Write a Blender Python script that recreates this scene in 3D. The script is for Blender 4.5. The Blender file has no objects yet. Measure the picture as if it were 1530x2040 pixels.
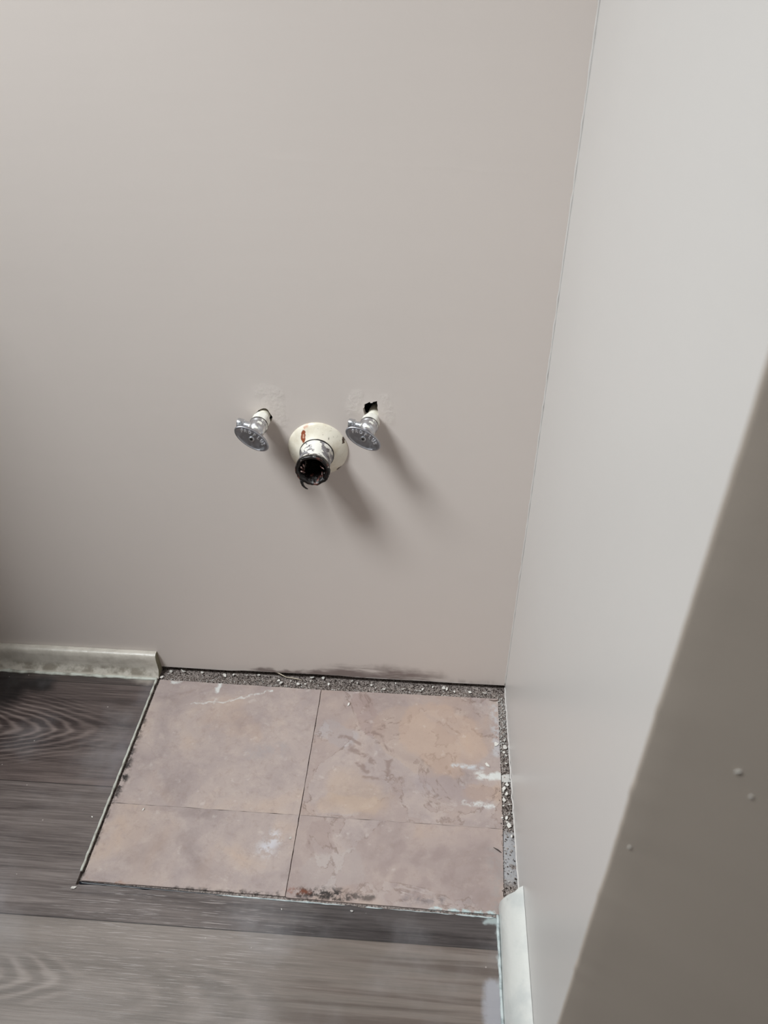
import bpy, bmesh, math, random
from mathutils import Vector, Matrix, noise
from mathutils.geometry import delaunay_2d_cdt
random.seed(7)
S = bpy.context.scene
COL = S.collection

# ------------------------------------------------------------------ camera
CAM = Vector((-0.15493724, -0.98096713, 1.10775577))
YAW, PITCH, ROLL, FPX = -0.06919102, 0.63207667, 0.00264374, 1560.43
fw = Vector((math.sin(YAW)*math.cos(PITCH), math.cos(YAW)*math.cos(PITCH), -math.sin(PITCH)))
r0 = Vector((math.cos(YAW), -math.sin(YAW), 0)); u0 = r0.cross(fw)
rt = r0*math.cos(ROLL)+u0*math.sin(ROLL); up = -r0*math.sin(ROLL)+u0*math.cos(ROLL)
cd = bpy.data.cameras.new('camera'); cam = bpy.data.objects.new('camera', cd); COL.objects.link(cam)
cam.matrix_world = Matrix(((rt.x, up.x, -fw.x, CAM.x), (rt.y, up.y, -fw.y, CAM.y), (rt.z, up.z, -fw.z, CAM.z), (0, 0, 0, 1)))
cd.sensor_fit = 'HORIZONTAL'; cd.sensor_width = 36; cd.lens = 36*FPX/1530
cd.clip_start = 0.01
cd.dof.use_dof = True; cd.dof.focus_distance = 1.38; cd.dof.aperture_fstop = 13
S.camera = cam

# ------------------------------------------------------------------ light
WORLD_COL = (0.93, 0.85, 0.77); WORLD_STR = 0.3
WIN_SPREAD = 78; WIN_POS = (-1.46, -0.85, 2.36); WIN_SIZE = (0.78, 0.58); WIN_POW = 17.5; WIN_COL = (0.93, 0.985, 1.0)
w = bpy.data.worlds.new('world'); S.world = w; w.use_nodes = True
w.node_tree.nodes['Background'].inputs[0].default_value = (*WORLD_COL, 1)
w.node_tree.nodes['Background'].inputs[1].default_value = WORLD_STR
def area(name, pos, tgt, sx, sy, power, col):
    l = bpy.data.lights.new(name, 'AREA'); l.shape = 'RECTANGLE'; l.size = sx; l.size_y = sy; l.energy = power; l.color = col
    o = bpy.data.objects.new(name, l); COL.objects.link(o); o.location = pos
    o.rotation_euler = (Vector(tgt)-Vector(pos)).to_track_quat('-Z', 'Z').to_euler(); l.spread = math.radians(WIN_SPREAD); return o
area('window_daylight', WIN_POS, (-0.30, -0.25, 0.05), *WIN_SIZE, WIN_POW, WIN_COL)
S.view_settings.view_transform = 'Standard'; S.view_settings.look = 'None'
S.view_settings.exposure = 0.0; S.view_settings.gamma = 1; S.view_settings.use_curve_mapping = False

# ------------------------------------------------------------------ helpers
def ray(px, py): return fw + rt*((px-765)/FPX) - up*((py-1020)/FPX)
def FL(px, py, z=0.0):                    # photo pixel -> point on the floor plane
    d = ray(px, py); return CAM + d*((z-CAM.z)/d.z)
def WL(px, py, y=0.0):                    # photo pixel -> point on the back wall plane
    d = ray(px, py); return CAM + d*((y-CAM.y)/d.y)
def obj(name, bm, mat, parent=None, smooth=False):
    me = bpy.data.meshes.new(name); bmesh.ops.recalc_face_normals(bm, faces=bm.faces[:]); bm.to_mesh(me); bm.free()
    if smooth:
        for p in me.polygons: p.use_smooth = True
    for m in (mat if isinstance(mat, (list, tuple)) else [mat]): me.materials.append(m)
    o = bpy.data.objects.new(name, me); COL.objects.link(o)
    if parent is not None: o.parent = parent
    return o
def auto(o, ang=35):
    me = o.data
    for p in me.polygons: p.use_smooth = True
    bm = bmesh.new(); bm.from_mesh(me)
    for e in bm.edges:
        if len(e.link_faces) == 2 and e.calc_face_angle(0) > math.radians(ang): e.smooth = False
    bm.to_mesh(me); bm.free(); return o
def empty(name, loc=(0, 0, 0)):
    o = bpy.data.objects.new(name, None); o.empty_display_size = .02; o.location = loc; COL.objects.link(o); return o
def tag(o, label, cat, group=None, kind=None):
    o['label'] = label; o['category'] = cat
    if group: o['group'] = group
    if kind: o['kind'] = kind
    return o
def struct(o, label=None, cat=None):
    o['kind'] = 'structure'
    if label: o['label'] = label
    if cat: o['category'] = cat
    return o
def box(bm, x0, x1, y0, y1, z0, z1):
    vs = [bm.verts.new((x, y, z)) for x in (x0, x1) for y in (y0, y1) for z in (z0, z1)]
    for f in ((0,1,3,2),(4,6,7,5),(0,4,5,1),(2,3,7,6),(0,2,6,4),(1,5,7,3)): bm.faces.new([vs[i] for i in f])
def slab(bm, outer, holes, to3, depth):   # polygon with holes, extruded by the vector depth
    pts, edges = [], []
    for loop in [outer]+holes:
        n = len(pts); pts += [Vector(p) for p in loop]
        edges += [(n+i, n+(i+1) % len(loop)) for i in range(len(loop))]
    v2, e2, f2, *_ = delaunay_2d_cdt(pts, edges, [], 0, 1e-7)
    vs = [bm.verts.new(to3(p)) for p in v2]
    def inside(c, poly):
        r = False
        for i in range(len(poly)):
            a, b = poly[i], poly[i-1]
            if (a[1] > c[1]) != (b[1] > c[1]) and c[0] < (b[0]-a[0])*(c[1]-a[1])/(b[1]-a[1])+a[0]: r = not r
        return r
    fs = []
    for f in f2:
        c = sum((v2[i] for i in f), Vector((0, 0)))/len(f)
        if inside(c, outer) and not any(inside(c, h) for h in holes): fs.append(bm.faces.new([vs[i] for i in f]))
    g = bmesh.ops.extrude_face_region(bm, geom=fs)
    bmesh.ops.translate(bm, verts=[v for v in g['geom'] if isinstance(v, bmesh.types.BMVert)], vec=depth)
    for v in [v for v in bm.verts if not v.link_faces]: bm.verts.remove(v)
def lathe(bm, prof, n=48, fx=None, caps=(False, False), ctr=(0, 0, 0), axis='-y', mat=0):
    """prof: list of (distance out of the wall, radius)"""
    rings = []
    for u, r in prof:
        ring = []
        for i in range(n):
            a = 2*math.pi*i/n; rr = r if fx is None else fx(u, r, a)
            s, t = (rr*math.cos(a), rr*math.sin(a)) if not isinstance(rr, tuple) else rr
            p = (s, -u, t) if axis == '-y' else (-u, s, t)
            ring.append(bm.verts.new(Vector(p)+Vector(ctr)))
        rings.append(ring)
    for a, b in zip(rings, rings[1:]):
        for i in range(n):
            f = bm.faces.new((a[i], a[(i+1) % n], b[(i+1) % n], b[i])); f.material_index = mat
    if caps[0]: bm.faces.new(rings[0]).material_index = mat
    if caps[1]: bm.faces.new(rings[-1]).material_index = mat
def tube(bm, pts, rad, n=8):
    pts = [Vector(p) for p in pts]; rings = []
    for i, p in enumerate(pts):
        d = (pts[min(i+1, len(pts)-1)]-pts[max(i-1, 0)]).normalized()
        a = d.orthogonal().normalized(); b = d.cross(a); r = rad(i/(len(pts)-1)) if callable(rad) else rad
        rings.append([bm.verts.new(p+a*(r*math.cos(2*math.pi*k/n))+b*(r*math.sin(2*math.pi*k/n))) for k in range(n)])
    for A, B in zip(rings, rings[1:]):
        for k in range(n): bm.faces.new((A[k], A[(k+1) % n], B[(k+1) % n], B[k]))
    bm.faces.new(rings[0]); bm.faces.new(rings[-1])

# ------------------------------------------------------------------ node helpers
def lin(r, g, b):
    f = lambda c: (c/255/12.92) if c/255 <= .04045 else ((c/255+.055)/1.055)**2.4
    return (f(r), f(g), f(b), 1)
class N:
    def __init__(s, name):
        s.m = bpy.data.materials.new(name); s.m.use_nodes = True; s.t = s.m.node_tree; s.n = s.t.nodes
        s.b = s.n['Principled BSDF']; s.co = s.n.new('ShaderNodeTexCoord').outputs['Object']
    def link(s, a, b):
        if hasattr(a, 'is_output') or isinstance(a, bpy.types.NodeSocket): s.t.links.new(a, b)
        else: b.default_value = a
    def math(s, op, a, b=0.0, c=0.0, clamp=False):
        n = s.n.new('ShaderNodeMath'); n.operation = op; n.use_clamp = clamp
        for i, v in enumerate((a, b, c)): s.link(v, n.inputs[i])
        return n.outputs[0]
    def vm(s, op, a, b=(0, 0, 0), out=0, scale=None):
        n = s.n.new('ShaderNodeVectorMath'); n.operation = op; s.link(a, n.inputs[0]); s.link(b, n.inputs[1])
        if scale is not None: s.link(scale, n.inputs['Scale'])
        return n.outputs[out]
    def scale(s, v): return s.vm('MULTIPLY', s.co, v)
    def noise(s, vec=None, scale=5, detail=4, rough=.55, dist=0, col=False):
        n = s.n.new('ShaderNodeTexNoise'); s.link(vec if vec is not None else s.co, n.inputs['Vector'])
        n.inputs['Scale'].default_value = scale; n.inputs['Detail'].default_value = detail
        n.inputs['Roughness'].default_value = rough; n.inputs['Distortion'].default_value = dist
        return n.outputs[1 if col else 0]
    def ss(s, v, a, b):      # smoothstep a..b -> 0..1
        n = s.n.new('ShaderNodeMapRange'); n.interpolation_type = 'SMOOTHSTEP'; s.link(v, n.inputs['Value'])
        n.inputs['From Min'].default_value = a; n.inputs['From Max'].default_value = b
        if a > b:
            n.inputs['From Min'].default_value = b; n.inputs['From Max'].default_value = a
            n.inputs['To Min'].default_value = 1; n.inputs['To Max'].default_value = 0
        return n.outputs[0]
    def mix(s, f, a, b, mode='MIX'):
        n = s.n.new('ShaderNodeMix'); n.data_type = 'RGBA'; n.blend_type = mode
        s.link(f, n.inputs[0]); s.link(a, n.inputs[6]); s.link(b, n.inputs[7]); return n.outputs[2]
    def sep(s, v=None):
        n = s.n.new('ShaderNodeSeparateXYZ'); s.link(v if v is not None else s.co, n.inputs[0]); return n.outputs
    def warp(s, amount, scale):
        c = s.noise(scale=scale, detail=3, col=True)
        return s.vm('ADD', s.co, s.vm('SCALE', s.vm('SUBTRACT', c, (.5, .5, .5)), scale=amount))
    def seg(s, pos, a, b, r, soft, flat=True):   # mask round the segment a-b
        ba = Vector(b)-Vector(a); L = max(ba.length_squared, 1e-9)
        pa = s.vm('SUBTRACT', pos, tuple(a))
        h = s.math('MULTIPLY', s.vm('DOT_PRODUCT', pa, tuple(ba), out=1), 1/L, clamp=True)
        d = s.vm('LENGTH', s.vm('SUBTRACT', pa, s.vm('SCALE', tuple(ba), scale=h)), out=1)
        return s.ss(d, r+soft, max(r-soft, 0))
    def bump(s, h, strength=.2, dist=.001):
        n = s.n.new('ShaderNodeBump'); s.link(h, n.inputs['Height']); n.inputs['Strength'].default_value = strength
        n.inputs['Distance'].default_value = dist; s.t.links.new(n.outputs[0], s.b.inputs['Normal'])
    def done(s, col, rough=.5, metal=0.0, spec=None):
        s.link(col, s.b.inputs['Base Color']); s.link(rough, s.b.inputs['Roughness']); s.link(metal, s.b.inputs['Metallic'])
        if spec is not None: s.b.inputs['Specular IOR Level'].default_value = spec
        return s.m

PAINT = lin(218, 208, 202)
def wall_mat(name, base, stain=False, rough=.42):
    m = N(name)
    n1 = m.noise(scale=3.2, detail=3); n2 = m.noise(scale=900, detail=2); n3 = m.noise(m.scale((6, 6, 40)), scale=1, detail=5)
    c = m.mix(m.math('MULTIPLY', m.ss(n1, .3, .7), .18), base, tuple(v*.90 for v in base[:3])+(1,))
    if stain:
        z = m.sep()[2]; x = m.sep()[0]
        pos = m.warp(.03, 28)
        pf = m.vm('MULTIPLY', pos, (1, 0, 2.0))
        st = m.noise(m.scale((60, 60, 14)), scale=1, detail=4)
        big = m.noise(m.scale((9, 1, 60)), scale=1, detail=5, rough=.6)
        a = m.seg(pf, (-.29, 0, .022), (-.16, 0, .018), .046, .026)
        b = m.seg(pf, (-.45, 0, .014), (-.33, 0, .014), .020, .008)
        d = m.seg(pf, (-.16, 0, .0), (-.04, 0, .0), .022, .018)
        k = m.math('MAXIMUM', m.math('MULTIPLY', a, m.ss(big, .32, .55)), m.math('MULTIPLY', b, m.ss(big, .35, .5)))
        k = m.math('MAXIMUM', k, m.math('MULTIPLY', m.math('MULTIPLY', d, .45), m.ss(st, .35, .6)))
        c = m.mix(m.math('MULTIPLY', k, .95), c, lin(136, 122, 118))
        # lighter scraped paper at the very foot of the wall
        foot = m.math('MULTIPLY', m.ss(z, .0105, .0065), m.ss(m.noise(m.scale((30, 1, 8)), scale=1, detail=4), .42, .52))
        c = m.mix(m.math('MULTIPLY', foot, .55), c, lin(212, 208, 204))
        # rough rectangle of paint left by the removed basin board, small dots
        v = m.n.new('ShaderNodeTexVoronoi'); v.inputs['Scale'].default_value = 9; m.t.links.new(m.co, v.inputs['Vector'])
        dot = m.ss(v.outputs['Distance'], .013, .006)
        c = m.mix(m.math('MULTIPLY', dot, .55), c, lin(138, 116, 100))
        # scars round the pipe holes
        pw = m.warp(.012, 90)
        h1 = m.seg(pw, (-.383, 0, .578), (-.376, 0, .545), .012, .006); h2 = m.seg(pw, (-.222, 0, .585), (-.215, 0, .55), .007, .005)
        h3 = m.seg(pw, (-.262, 0, .588), (-.268, 0, .566), .008, .005); h4 = m.seg(pw, (-.40, 0, .590), (-.375, 0, .586), .008, .006)
        hm = m.math('MAXIMUM', m.math('MAXIMUM', h1, h2), m.math('MAXIMUM', h3, h4))
        c = m.mix(m.math('MULTIPLY', hm, m.math('MULTIPLY', m.ss(m.noise(scale=120, detail=4), .45, .7), .5)), c, lin(226, 219, 210))
        hh = m.math('ADD', m.math('MULTIPLY', n2, .10), m.math('MULTIPLY', m.math('MULTIPLY', hm, m.noise(scale=160, detail=4)), 2.2))
        # trowel ridges
        rp = m.warp(.02, 12)
        for (a0, b0) in (((-.48, 0, .905), (-.05, 0, .885)), ((-.34, 0, .075), (-.31, 0, .073)), ((-.23, 0, .79), (-.215, 0, .80))):
            hh = m.math('ADD', hh, m.math('MULTIPLY', m.seg(rp, a0, b0, .002, .002), .14))
        hh = m.math('ADD', hh, m.math('MULTIPLY', n3, .5))
        hh = m.math('SUBTRACT', hh, m.math('MULTIPLY', k, .6))
    else:
        hh = m.math('ADD', m.math('MULTIPLY', n2, .12), m.math('MULTIPLY', n3, .5))
    m.bump(hh, .22, .0016)
    return m.done(c, rough, spec=.45)
M_wall = wall_mat('wall_paint_back', PAINT, True, .46)
M_wall2 = wall_mat('wall_paint_right', lin(208, 204, 201), False, .33)
M_part = wall_mat('wall_paint_partition_shaded', lin(172, 160, 149), False, .5)  # paint darkened to put the partition's shade into its colour
m = N('white_ceiling'); M_white = m.done(lin(225, 223, 220), .7)
m = N('trim_paint')
n = m.noise(scale=45, detail=5); M_bump = m.noise(m.scale((30, 30, 90)), scale=1, detail=4)
c = m.mix(m.ss(n, .35, .75), lin(204, 197, 187), lin(182, 175, 165))
z = m.sep()[2]
c = m.mix(m.math('MULTIPLY', m.math('MULTIPLY', m.ss(z, .024, .010), m.ss(z, .001, .006)), m.math('MULTIPLY', m.ss(m.noise(scale=38, detail=5), .36, .55), .85)), c, lin(132, 124, 112))
m.bump(m.noise(scale=120, detail=5), .5, .0015); M_trim = m.done(c, .33)
m = N('trim_paint_gloss'); c = m.mix(m.ss(m.noise(scale=25, detail=4), .4, .7), lin(208, 208, 204), lin(192, 194, 192))
m.bump(m.noise(scale=60, detail=4), .4, .002); M_trim2 = m.done(c, .22)
m = N('cut_wood_end'); M_cut = m.done(m.mix(m.noise(m.scale((400, 60, 60)), scale=1), lin(150, 146, 122), lin(95, 90, 74)), .8)
m = N('caulk'); c = m.mix(m.ss(m.noise(scale=55, detail=5), .42, .72), lin(194, 195, 186), lin(138, 134, 124)); m.bump(m.noise(scale=200), .5, .001); M_caulk = m.done(c, .6)
m = N('caulk_blueish'); c = m.mix(m.ss(m.noise(scale=90, detail=4), .45, .65), lin(192, 200, 200), lin(150, 160, 162)); M_caulk2 = m.done(c, .5)
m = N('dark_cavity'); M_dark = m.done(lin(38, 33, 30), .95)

# planks
def plank_mat():
    m = N('grey_wood_plank')
    x, y, z = m.sep()
    fine = m.noise(m.scale((11, 420, 1)), scale=1, detail=6, rough=.7)
    med = m.noise(m.scale((2.6, 42, 1)), scale=1, detail=5, rough=.6, dist=.4)
    big = m.noise(m.scale((1.8, 5, 1)), scale=1, detail=3)
    wob = m.noise(m.scale((7, 22, 1)), scale=1, detail=3)
    # cathedral figures: nested arches round a centre line
    def arch(cx, cy, k, f, dirn, rad):
        dy = m.math('SUBTRACT', y, cy)
        t = m.math('ADD', m.math('MULTIPLY', m.math('SUBTRACT', x, cx), dirn), m.math('MULTIPLY', m.math('POWER', m.math('ABSOLUTE', dy), 1.55), k))
        ph = m.math('ADD', m.math('MULTIPLY', t, f), m.math('MULTIPLY', wob, 14))
        s_ = m.math('POWER', m.math('ADD', m.math('MULTIPLY', m.math('SINE', ph), .5), .5), 1.8)
        msk = m.ss(m.vm('LENGTH', m.vm('MULTIPLY', m.vm('SUBTRACT', m.co, (cx, cy, 0)), (1, 2.4, 0)), out=1), rad, rad*.35)
        return m.math('MULTIPLY', m.math('SUBTRACT', s_, .5), msk)
    a1 = arch(-.86, -.150, 15, 170, 1, .22)
    a2 = arch(-.66, -.545, 15, 150, 1, .10)
    a3 = m.math('MULTIPLY', arch(-.42, -.560, 15, 95, 1, .15), .45)
    fig = m.math('ADD', m.math('ADD', a1, a2), a3)
    v = m.math('ADD', m.math('SUBTRACT', m.math('MULTIPLY', med, .62), .12), m.math('MULTIPLY', fine, .52))
    v = m.math('ADD', v, m.math('MULTIPLY', fig, .26))
    v = m.math('ADD', v, m.math('MULTIPLY', m.math('SUBTRACT', big, .5), .35))
    r = m.n.new('ShaderNodeValToRGB'); m.t.links.new(v, r.inputs[0]); e = r.color_ramp.elements
    e[0].position = .28; e[0].color = lin(70, 62, 62); e[1].position = .70; e[1].color = lin(168, 160, 157)
    k = e.new(.45); k.color = lin(120, 112, 110)
    c = r.outputs[0]
    # per plank tone
    rowB = m.math('MULTIPLY', m.ss(y, -.2550, -.2542), m.ss(y, -.0430, -.0438))
    rowA = m.ss(y, -.0438, -.0430)
    rowC = m.math('MULTIPLY', m.ss(y, -.4650, -.4642), m.ss(y, -.2542, -.2550))
    rowCr = m.math('MULTIPLY', rowC, m.ss(m.math('ADD', x, m.math('MULTIPLY', big, .2)), -.36, -.18))
    rowD = m.ss(y, -.4642, -.4650)
    rowDr = m.math('MULTIPLY', rowD, m.ss(m.math('ADD', x, m.math('MULTIPLY', wob, .08)), -.34, -.22))
    c = m.mix(m.math('MULTIPLY', rowB, .55), c, lin(200, 184, 180), 'MULTIPLY')
    c = m.mix(m.math('MULTIPLY', rowA, .8), c, lin(190, 180, 176), 'MULTIPLY')
    c = m.mix(m.math('MULTIPLY', rowCr, .75), c, lin(150, 152, 158), 'MULTIPLY')
    c = m.mix(m.math('MULTIPLY', rowDr, .65), c, lin(200, 178, 166), 'MULTIPLY')
    c = m.mix(m.math('MULTIPLY', rowD, .28), c, lin(205, 198, 188))
    c = m.mix(m.math('MULTIPLY', m.math('MULTIPLY', rowDr, m.ss(m.noise(m.scale((2.2, 70, 1)), scale=1, detail=5, dist=.5), .45, .62)), .6), c, lin(88, 74, 68))
    # light combed flecks
    fl = m.math('MULTIPLY', m.ss(m.noise(m.scale((22, 640, 1)), scale=1, detail=3), .57, .68), m.math('ADD', .12, m.seg(m.co, (-.56, -.45, 0), (-.42, -.47, 0), .09, .09)))
    c = m.mix(m.math('MULTIPLY', fl, .5), c, lin(205, 198, 196))
    # joints
    for s_ in (-.0434, -.2546, -.4646, -.6756):
        j = m.ss(m.math('ABSOLUTE', m.math('SUBTRACT', y, s_)), .0011, .0004)
        c = m.mix(m.math('MULTIPLY', j, .85), c, lin(38, 33, 33))
    # black smudge by the left baseboard (stain plus painted-in shadow); dirt: pale smears by the right one, dust
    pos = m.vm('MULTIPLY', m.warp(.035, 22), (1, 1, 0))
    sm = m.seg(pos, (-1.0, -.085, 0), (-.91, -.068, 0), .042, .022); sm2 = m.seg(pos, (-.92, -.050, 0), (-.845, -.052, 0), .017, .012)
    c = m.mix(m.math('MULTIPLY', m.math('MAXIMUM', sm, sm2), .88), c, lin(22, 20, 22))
    p2 = m.vm('MULTIPLY', m.warp(.016, 60), (1, 1, 0))
    w1 = m.seg(p2, (-.045, -.60, 0), (-.041, -.515, 0), .013, .006); w2 = m.seg(p2, (-.029, -.60, 0), (-.029, -.43, 0), .0042, .003)
    c = m.mix(m.math('MULTIPLY', w1, .85), c, lin(186, 190, 200)); c = m.mix(w2, c, lin(196, 206, 208))
    w3 = m.seg(p2, (-.047, -.428, 0), (-.03, -.428, 0), .004, .003); c = m.mix(w3, c, lin(180, 196, 198))
    w4 = m.seg(p2, (-.655, -.03, 0), (-.70, -.018, 0), .008, .008); c = m.mix(m.math('MULTIPLY', w4, .8), c, lin(186, 180, 172))
    w5 = m.seg(p2, (-.650, -.05, 0), (-.655, -.25, 0), .012, .012); c = m.mix(m.math('MULTIPLY', m.math('MULTIPLY', w5, m.ss(big, .3, .7)), .35), c, lin(170, 172, 185))  # bluish sheen painted into the plank colour along the left cut edge
    vo = m.n.new('ShaderNodeTexVoronoi'); vo.inputs['Scale'].default_value = 34; m.t.links.new(m.co, vo.inputs['Vector'])
    c = m.mix(m.math('MULTIPLY', m.ss(vo.outputs['Distance'], .045, .025), .8), c, lin(205, 200, 196))
    c = m.mix(1.0, c, lin(216, 210, 207), 'MULTIPLY')
    # dusty haze film
    dz = m.noise(scale=7, detail=5); c = m.mix(m.math('MULTIPLY', m.ss(dz, .45, .8), .22), c, lin(190, 188, 192))
    m.bump(m.math('ADD', fine, m.math('MULTIPLY', fl, -.5)), .35, .0006)
    return m.done(c, m.math('ADD', m.math('MULTIPLY', med, .18), .30), spec=.5)
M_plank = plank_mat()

# old stone-look tiles
def tile_mat():
    m = N('stone_look_tile'); x, y, z = m.sep()
    right = m.ss(x, -.3360, -.3350); low = m.ss(y, -.2806, -.2814)
    off = m.vm('ADD', m.co, m.vm('ADD', m.vm('SCALE', (3.3, 1.7, 0.0), scale=right), m.vm('SCALE', (0.9, 5.1, 0.0), scale=low)))
    A = m.noise(off, scale=9, detail=7, rough=.6, dist=.6); B = m.noise(off, scale=26, detail=6, rough=.65, dist=1.2)
    Cn = m.noise(off, scale=5, detail=4, dist=.8); F = m.noise(scale=330, detail=4, rough=.7)
    r = m.n.new('ShaderNodeValToRGB'); m.t.links.new(A, r.inputs[0]); e = r.color_ramp.elements
    e[0].position = .30; e[0].color = lin(162, 148, 144); e[1].position = .78; e[1].color = lin(206, 184, 166)
    k = e.new(.44); k.color = lin(184, 170, 165); k = e.new(.58); k.color = lin(196, 181, 173)
    c = r.outputs[0]
    c = m.mix(m.math('MULTIPLY', m.ss(Cn, .52, .64), .28), c, lin(208, 180, 156))
    c = m.mix(m.math('MULTIPLY', m.ss(B, .50, .68), .34), c, lin(174, 160, 158))
    D1 = m.noise(off, scale=75, detail=6, rough=.72, dist=.3); D2 = m.noise(off, scale=48, detail=6, rough=.7)
    c = m.mix(m.math('MULTIPLY', m.ss(D1, .50, .70), .32), c, lin(158, 138, 128))
    c = m.mix(m.math('MULTIPLY', m.ss(D2, .50, .34), .26), c, lin(214, 200, 190))
    pz = m.vm('MULTIPLY', m.vm('ADD', m.co, m.vm('SCALE', m.vm('SUBTRACT', m.noise(scale=32, detail=7, rough=.65, col=True), (.5, .5, .5)), scale=.035)), (1, 1, 0))
    g2 = lambda px, py: tuple(FL(px, py, -.003))
    def patch(a, b, rad, soft, col, amt):
        nonlocal c
        c = m.mix(m.math('MULTIPLY', m.seg(pz, (*g2(*a)[:2], 0), (*g2(*b)[:2], 0), rad, soft), amt), c, col)
    patch((655, 1455), (690, 1470), .022, .004, lin(190, 184, 184), .55)
    patch((720, 1400), (745, 1450), .020, .002, lin(172, 150, 144), .55)
    patch((800, 1450), (860, 1500), .050, .003, lin(202, 180, 162), .38)
    patch((850, 1560), (960, 1590), .018, .012, lin(178, 168, 170), .40)
    patch((945, 1580), (985, 1582), .016, .006, lin(196, 168, 146), .45)
    patch((650, 1600), (740, 1605), .016, .003, lin(206, 182, 158), .32)
    patch((635, 1660), (640, 1680), .020, .002, lin(168, 150, 146), .45)
    patch((640, 1740), (690, 1730), .028, .004, lin(196, 188, 184), .45)
    for q in ((800, 1680), (840, 1700), (800, 1740), (880, 1690), (850, 1760), (900, 1730), (780, 1715)): patch(q, (q[0]-14, q[1]+22), .007, .004, lin(158, 142, 140), .45)
    # flaked layer outlines: sharp contour edges, strongest on the right-hand tiles
    lay = m.noise(off, scale=7.5, detail=8, rough=.62, dist=.5)
    e1 = m.ss(m.math('ABSOLUTE', m.math('SUBTRACT', lay, .5)), .014, .003)
    step = m.ss(lay, .497, .503)
    amt = m.math('ADD', m.math('MULTIPLY', right, .7), .12)
    c = m.mix(m.math('MULTIPLY', m.math('MULTIPLY', step, amt), .38), c, lin(172, 152, 144))
    c = m.mix(m.math('MULTIPLY', m.math('MULTIPLY', m.math('MULTIPLY', e1, m.ss(B, .42, .56)), amt), .7), c, lin(142, 122, 112))
    # darker flaking swirl in the upper right tile
    ps = m.vm('MULTIPLY', m.warp(.045, 30), (1, 1, 0))
    sw = [((-.285, -.125), (-.250, -.140), .004), ((-.232, -.112), (-.205, -.140), .004), ((-.200, -.145), (-.203, -.195), .005), ((-.265, -.150), (-.225, -.172), .005), ((-.255, -.182), (-.240, -.190), .004), ((-.24, -.205), (-.21, -.205), .003)]
    for a, b, rr in sw:
        k_ = m.math('MULTIPLY', m.seg(ps, (*a, 0), (*b, 0), rr, .003), m.ss(B, .38, .5))
        c = m.mix(m.math('MULTIPLY', k_, .7), c, lin(150, 130, 122))
    ob = m.seg(ps, (-.13, -.10, 0), (-.10, -.13, 0), .060, .006); c = m.mix(m.math('MULTIPLY', ob, .4), c, lin(206, 178, 156))
    ob = m.seg(ps, (-.27, -.225, 0), (-.23, -.245, 0), .03, .012); c = m.mix(m.math('MULTIPLY', ob, .3), c, lin(208, 182, 154))
    c = m.mix(1.0, c, lin(226, 223, 224), 'MULTIPLY')
    # speckle grime
    c = m.mix(m.math('MULTIPLY', m.ss(F, .58, .75), .30), c, lin(126, 108, 100))
    c = m.mix(m.math('MULTIPLY', m.ss(m.noise(scale=60, detail=6), .62, .75), .25), c, lin(214, 204, 200))
    pos = m.vm('MULTIPLY', m.warp(.014, 75), (1, 1, 0)); rag = m.ss(m.noise(m.scale((70, 70, 1)), scale=1, detail=6, rough=.7), .42, .56)
    def stain(pts, rad, soft, col, amt, rg=True):
        nonlocal c
        k_ = None
        for a, b in zip(pts, pts[1:]):
            q = m.seg(pos, (*a, 0), (*b, 0), rad, soft); k_ = q if k_ is None else m.math('MAXIMUM', k_, q)
        if rg: k_ = m.math('MULTIPLY', k_, rag)
        c = m.mix(m.math('MULTIPLY', k_, amt), c, col)
    f2 = lambda px, py: tuple(FL(px, py, -.003)[:2])
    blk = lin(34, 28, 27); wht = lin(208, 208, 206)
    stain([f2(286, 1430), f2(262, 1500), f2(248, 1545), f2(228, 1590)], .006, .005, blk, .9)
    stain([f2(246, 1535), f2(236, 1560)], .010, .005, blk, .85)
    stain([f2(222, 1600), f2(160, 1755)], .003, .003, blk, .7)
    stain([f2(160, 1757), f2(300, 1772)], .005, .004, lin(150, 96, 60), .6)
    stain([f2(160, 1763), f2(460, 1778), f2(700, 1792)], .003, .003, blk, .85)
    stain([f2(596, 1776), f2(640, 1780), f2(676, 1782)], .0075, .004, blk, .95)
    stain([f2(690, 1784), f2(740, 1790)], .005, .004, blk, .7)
    stain([f2(575, 1773), f2(610, 1777)], .005, .004, lin(128, 66, 38), .6)
    stain([f2(810, 1792), f2(880, 1795)], .006, .006, lin(95, 92, 98), .5)
    stain([f2(950, 1545), f2(1003, 1548)], .0060, .004, lin(208, 208, 205), .9); stain([f2(985, 1546), f2(1003, 1548)], .0060, .003, lin(208, 208, 205), .9, False)
    stain([f2(905, 1525), f2(960, 1530)], .004, .004, lin(196, 200, 204), .8)
    stain([f2(925, 1600), f2(985, 1606)], .0035, .003, wht, .8)
    stain([f2(442, 1352), f2(432, 1378)], .0035, .002, wht, .9, False)
    stain([f2(432, 1390), f2(424, 1410)], .002, .002, wht, .6)
    stain([f2(380, 1402), f2(450, 1398), f2(540, 1376)], .0014, .0012, wht, .7)
    stain([f2(540, 1376), f2(543, 1375)], .002, .001, wht, .9, False)
    stain([f2(530, 1690), f2(545, 1670)], .012, .010, lin(205, 206, 214), .6)
    stain([f2(985, 1410), f2(990, 1500)], .007, .005, lin(186, 186, 190), .6)
    stain([f2(340, 1358), f2(362, 1360)], .003, .002, wht, .8)
    stain([f2(985, 1700), f2(995, 1800)], .010, .010, lin(150, 146, 144), .4)
    stain([f2(985, 1822), f2(860, 1812)], .003, .002, lin(190, 212, 214), .8)
    stain([f2(500, 1500), f2(560, 1492)], .012, .012, lin(158, 150, 150), .5)
    m.bump(m.math('ADD', m.math('MULTIPLY', lay, 1.0), m.math('ADD', m.math('MULTIPLY', step, .12), m.math('MULTIPLY', F, .12))), .35, .002)
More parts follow.
